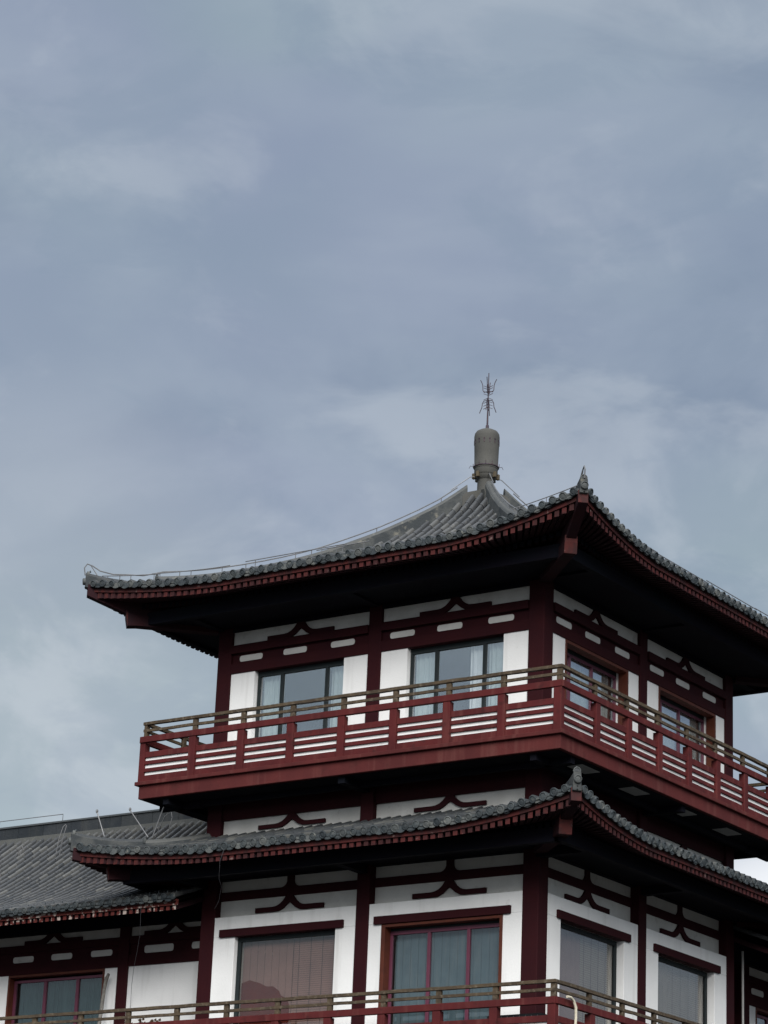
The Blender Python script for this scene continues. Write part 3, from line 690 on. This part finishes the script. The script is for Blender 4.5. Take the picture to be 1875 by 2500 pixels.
# ------------------------------------------------------------ side wings
WT = smooth_tab([(-1.05, -5.855), (-.5, -5.66), (0, -5.46), (1, -4.97), (2, -4.36), (3, -3.66), (4, -2.92)])
def wing(f, g, a0, a1, name, label, cols, bays):
    """f(a, d, z): a = distance along the wall from the tower corner axis, d = outward"""
    base = f(a0+5, -4, GZ); W = empty(name, base, label, 'building')
    zr = lambda d: lerp_tab(WT, -d)
    rf = MB(f); rows = []
    for thk in (0, -.07):
        rows = [[(a, d, zr(d)-.004+thk) for d in [1.05-.2525*j for j in range(21)]] for a in (a0, (a0+a1)/2, a1)]
        rf.strip(rows)
    rf.strip([[(a, -8-d, zr(d)-.004) for d in [1.05-.2525*j for j in range(21)]] for a in (a0, a1)])
    ro = rf.build('roof', 'pan', W)
    tl = MB(f); en = MB(f); a = a0+.06
    while a < a1:
        half_tube(tl, [(a, 1.02-(5.0)*j/26, zr(1.02-5.0*j/26)+.008) for j in range(26, -1, -1)], .043, seg=.30)
        disc(en, (a, 1.02, zr(1.02)+.026+random.uniform(-.012, .012)), (random.uniform(-.15, .15), 1, -.2+random.uniform(-.15, .15)), .078*random.uniform(.86, 1.06), .035)
        drip(en, (a+.1175, 1.028, zr(1.02)-.005), .107, .07)
        tp = Vector((a, .92, zr(.92)+.06)); h = random.uniform(.06, .11)
        en.add([tuple(tp+Vector(d)) for d in ((-.022, -.022, 0), (.022, -.022, 0), (.022, .022, 0), (-.022, .022, 0), (0, 0, h))], [(0,1,4),(1,2,4),(2,3,4),(3,0,4),(3,2,1,0)])
        a += .235
    tl.build('barrel_tiles', 'tile_pale', ro, True); en.build('eave_tiles', 'tile_end', ro)
    # ridge
    rg = MB(f); x = a0-1.2 if a0 > 8.5 else a0
    rg.box(x, a1, -4.16, -3.84, zr(-4)-.12, zr(-4)+.06); rg.build('ridge_base', 'tile', ro)
    rg = MB(f); yy = x
    while yy < a1:
        wd = random.uniform(.34, .5); rg.box(yy, yy+wd-.008, -4.10+random.uniform(-.004, .004), -3.90+random.uniform(-.006, .006), zr(-4)+.06, zr(-4)+.34); yy += wd
    rg.build('ridge', 'ridge_dark', ro)
    rg = MB(f); rg.sweep([[(q_, -4+.13*math.cos(t), zr(-4)+.34+.07*math.sin(t)) for t in [math.pi*i/6 for i in range(7)]] for q_ in (x, a1)]); rg.build('ridge_cap', 'ridge_dark', ro, True)
    # fascia + rafters
    fb = MB(f); fb.box(a0, a1, .92, .97, zr(1)-.15, zr(1)-.03); fb.build('fascia_board', 'rafter_worn', ro)
    sb = MB(f); sb.strip([[(a, d, zr(d)-.16) for d in (.92, .4, -.1, -.6, -1.0)] for a in (a0, a1)]); sb.build('soffit_board', 'soffit', ro)
    a = a0+.05; cnt = 0; rest = MB(f)
    while a < a1:
        mb = MB(f) if cnt < 34 else rest
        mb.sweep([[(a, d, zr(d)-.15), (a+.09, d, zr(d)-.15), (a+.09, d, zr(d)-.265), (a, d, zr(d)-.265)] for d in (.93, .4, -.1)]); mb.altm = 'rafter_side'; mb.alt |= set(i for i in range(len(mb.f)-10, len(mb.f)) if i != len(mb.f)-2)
        if mb is not rest: mb.build('rafter', 'rafter_worn', ro)
        a += .162; cnt += 1
    rest.build('rafter', 'rafter_worn', ro)['kind'] = 'stuff'
    q = MB(g); q.box(a0, a1, -.3, .10, -6.14, -5.30); q.box(a0, a1, .7, .84, -5.93, -5.75); q.build('eave_beam', 'soffit', W)
    # frame
    for c_ in cols:
        q = MB(g); q.box(c_-.135, c_+.135, -.3, .05, GZ, -6.1); q.build('column', 'red_dark', W, bevel=.012)
    for a, b, kind in bays:
        for z0, z1, r1 in ((-6.50, -6.34, .03), (-6.97, -6.74, .03)):
            q = MB(g); q.box(a, b, -.2, r1, z0, z1); q.build('beam', 'red_dark', W)
        q = MB(g); q.box(a, b, -.2, -.015, -6.74, -6.50); q.build('slot_board', 'red_dark', W)
        q = MB(g); q.box(a, b, -.2, -.03, -6.34, -6.05); q.build('wall_panel', 'plaster', W)
        c_ = (a+b)/2
        if b-a > 2.5 or True:
            bc = c_ if b-a > 2.5 else a+.55
            bracket(g, bc if b-a > 2.5 else 8.75, -.03, -6.05, W, .30, .8)
        if b-a > 2.5:
            for x_ in (10.70, 11.80, 12.88):
                o_ = x_+(c_-12.06); pill(g, o_-.29, o_+.29, -6.705, -6.575, -.015, W)
        else:
            pill(g, 8.77, 9.54, -6.71, -6.555, -.015, W); pill(g, 7.98, 8.29, -6.70, -6.56, -.015, W)
        if kind == 'plain':
            q = MB(g); q.box(a, b, -.25, 0.0, GZ, -6.97); q.build('wall_panel', 'white', W)
        else:
            w0, w1 = a+.37, a+.37+2.68
            q = MB(g); q.box(a, w0, -.25, 0.0, -9.4, -6.97); q.box(w1, b, -.25, 0., -9.4, -6.97); q.box(a, b, -.25, 0., GZ, -9.4); q.build('wall_panel', 'white', W)
            q = MB(g)
            for x0, x1, z0, z1 in ((w0, w0+.05, -9.4, -6.97), (w1-.05, w1, -9.4, -6.97), (w0+.05, w1-.05, -7.02, -6.97)): q.box(x0, x1, -.2, .012, z0, z1)
            q.build('window_lining', 'brown', W)
            window(g, w0+.05, w1-.05, -9.4, -7.06, -.14, (w0+.85, w0+1.75), W, 'purple', .06, 'glass_dim', [(w0+.06, w1-.1, 'green_blind', 'fold')], label='maroon framed window with deep green curtains')
    q = MB(g); q.box(a0+.05, a1, -6.7, -.7, GZ, -6.2); q.build('room_core', 'room', W)
    q = MB(g); q.box(a1-.1, a1, -7, 0, GZ, -5.6); q.box(a0+.1, a1, -7.1, -6.8, GZ, -5.9); q.build('rear_wall', 'white', W)
    return W
fl = lambda a, d, z: (-a, -d, z)
fr_ = lambda a, d, z: (d, a, z)
gl = lambda a, d, z: (-(a+.0206*(a+26.53)), .9-d, z+.0206*(z+16.36))
gr = lambda a, d, z: (d-.9, a+.034*(a+43.77), z+.034*(z+16.36))
wl = wing(fl, gl, 7.97, 22, 'side_wing', 'lower side wing running left from the tower, grey tiled roof with flaking red rafter ends', [10.055, 14.06, 18.06],
          [(8.0, 9.92, 'plain'), (10.19, 13.925, 'win'), (14.195, 17.925, 'win'), (18.195, 21.9, 'win')])
wr = wing(fr_, gr, 7.97, 22, 'side_wing', 'lower side wing at the right edge of the photo, mostly hidden behind the tower column', [8.62, 12.6, 16.6],
          [(8.755, 12.465, 'win'), (12.735, 16.465, 'win'), (16.735, 21.9, 'plain')])
q = MB(); q.tube([(.10, 8.34, -5.9), (.10, 8.34, -12)], .025, 8); q.build('drain_pipe', 'panel', wr, True)

# ------------------------------------------------------------ loose things
def thing(mb, name, m, label, cat, group=None, smooth=True):
    return tag(mb.build(name, m, None, smooth), label, cat, group)
zrw = lambda y: lerp_tab(WT, y)
# white rope tied over the lower railing near the corner
q = MB()
q.tube([(1.20, -.86, -8.345), (1.21, -.74, -8.345), (1.20, -.62, -8.39), (1.215, -.565, -8.5), (1.21, -.55, -8.7), (1.205, -.57, -8.95), (1.22, -.6, -9.2), (1.22, -.62, -9.6)], .026, 8)
thing(q, 'rope', 'rope', 'cream rope hanging over the red handrail at the lower balcony corner', 'rope')
# black meshed box behind the lower railing
q = MB(); q.box(-.55, .62, -.80, -.30, -9.34, -8.60)
bx = tag(q.build('condenser_unit', 'grille'), 'black meshed box standing behind the railing at the lower balcony corner', 'box')
q = MB()
for i in range(9): q.box(-.5+i*.13, -.49+i*.13, -.812, -.801, -9.3, -8.63)
for i in range(5): q.box(-.52, .6, -.808, -.802, -9.28+i*.15, -9.27+i*.15)
q.build('guard', 'metal', bx)
# bleached stick leaning behind the wing railing
q = MB(); q.tube([(-11.12, .45, -9.3), (-11.12, .52, -8.5), (-11.11, .62, -7.75), (-11.14, .70, -7.27), (-11.11, .72, -7.03), (-11.05, .71, -6.94)], [.035, .034, .04, .036, .043, .03], 8)
thing(q, 'pole', 'stick', 'crooked bleached pole leaning on the white strip beside the side wing column', 'pole')
# dry plant on the wing balcony
q = MB(); random.seed(3)
for i in range(26):
    a = random.uniform(0, 6.28); l = random.uniform(.15, .42); b_ = Vector((-8.75+random.uniform(-.18, .18), -.75, -8.55))
    q.tube([b_, b_+Vector((math.cos(a)*.1, math.sin(a)*.1, l*.6)), b_+Vector((math.cos(a)*.25, math.sin(a)*.15, l*.75))], [.012, .01, .004], 4)
    e_ = b_+Vector((math.cos(a)*.22, math.sin(a)*.13, l*.75))
    q.raw([e_, e_+Vector((.05, 0, .02)), e_+Vector((.06, .01, -.03)), e_+Vector((.01, .0, -.04))], [(0,1,2,3)])
q.lathe((-8.75, -.75), [(.10, -9.34), (.15, -9.0), (.17, -8.6), (.15, -8.58)], 12)
thing(q, 'potted_plant', 'plant', 'dry dead plant just above the handrail in front of the plain white wing wall', 'plant', smooth=False)
# thin cable hanging off the skirt roof
q = MB(); q.tube([(-6.07, -1.95, -5.2), (-6.2, -1.9, -5.42), (-6.43, -1.6, -5.7), (-6.51, -1.4, -5.81), (-6.79, -1.1, -6.03), (-7.04, -.9, -6.13)], .0045, 5)
thing(q, 'cable', 'cable', 'thin grey cable dangling from the skirt roof eave over the left column', 'cable')
q = MB(); q.tube([(-8.88, -1.0, -5.95), (-9.1, -.7, -6.46), (-9.47, -.3, -6.67), (-10.03, .3, -6.91), (-10.39, .7, -7.23), (-10.51, .85, -7.61), (-10.55, .87, -8.3)], .0045, 5)
thing(q, 'cable', 'cable', 'thin grey cable hanging from the wing eave down the plain white wall', 'cable')

# rods and wire loops on the wing roof and skirt hip
def on_roof(x, y, up=0.): return Vector((-x, y, zrw(y)+up))
def rod_thing(p, q_, label, knob=True):
    m = MB(); m.tube([p, q_], .012, 6)
    if knob: m.tube([Vector(q_)+Vector((0, 0, h)) for h in (-.03, 0, .03, .05)], [.014, .026, .026, .012], 8)
    thing(m, 'metal_rod', 'metal', label, 'rod', 'rods standing on the side wing roof')
RODS = [ROD for ROD in (
 ((-9.54, -1.54, -4.56), (-9.79, -1.54, -4.01), 'leftmost knobbed metal rod on the hip ridge of the skirt roof, nearly upright', True),
 ((-8.90, -.90, -4.50), (-9.44, -.90, -3.87), 'knobbed metal rod slanting left, midway along the skirt roof hip ridge', True),
 ((-8.84, -.84, -4.50), (-8.59, -.84, -3.87), 'plain metal rod leaning right, up against the balcony corner', False))]
for r_ in RODS: rod_thing(*r_)
def loop(pts, label):
    m = MB(); m.tube(pts, .009, 5); thing(m, 'wire_loop', 'metal', label, 'wire loop', 'wire loops on the side wing roof')
loop([(-13.95, 2, -3.84), (-13.9, 2, -3.5), (-13.82, 2.02, -3.22), (-13.78, 2.05, -3.17), (-13.75, 2.05, -3.2), (-13.8, 2, -3.55), (-13.85, 2, -3.9)], 'narrow upright wire loop at the middle of the wing roof slope')
loop([(-11.1, 2, -3.72), (-10.95, 2, -3.42), (-10.87, 2, -3.27), (-10.78, 2.02, -3.2), (-10.71, 2.03, -3.18), (-10.67, 2.02, -3.3), (-10.70, 2, -3.5), (-10.76, 2, -3.68)], 'rounded wire loop on the wing roof just left of the balcony corner')
loop([(-15.2, 2, -3.86), (-15.1, 2, -3.7), (-14.99, 2, -3.58), (-14.97, 2, -3.62), (-15.05, 2, -3.8)], 'low wire loop on the wing roof nearest the left edge of the photo')
m = MB(); m.tube([(-19.9, 4, -2.35), (-15.6, 4, -2.35), (-15.6, 4, -2.56)], .010, 5); m.tube([(-17.6, 4, -2.35), (-17.6, 4, -2.56)], .008, 4)
thing(m, 'wire_rail', 'metal', 'thin wire rail along the ridge of the side wing at the left edge', 'wire')
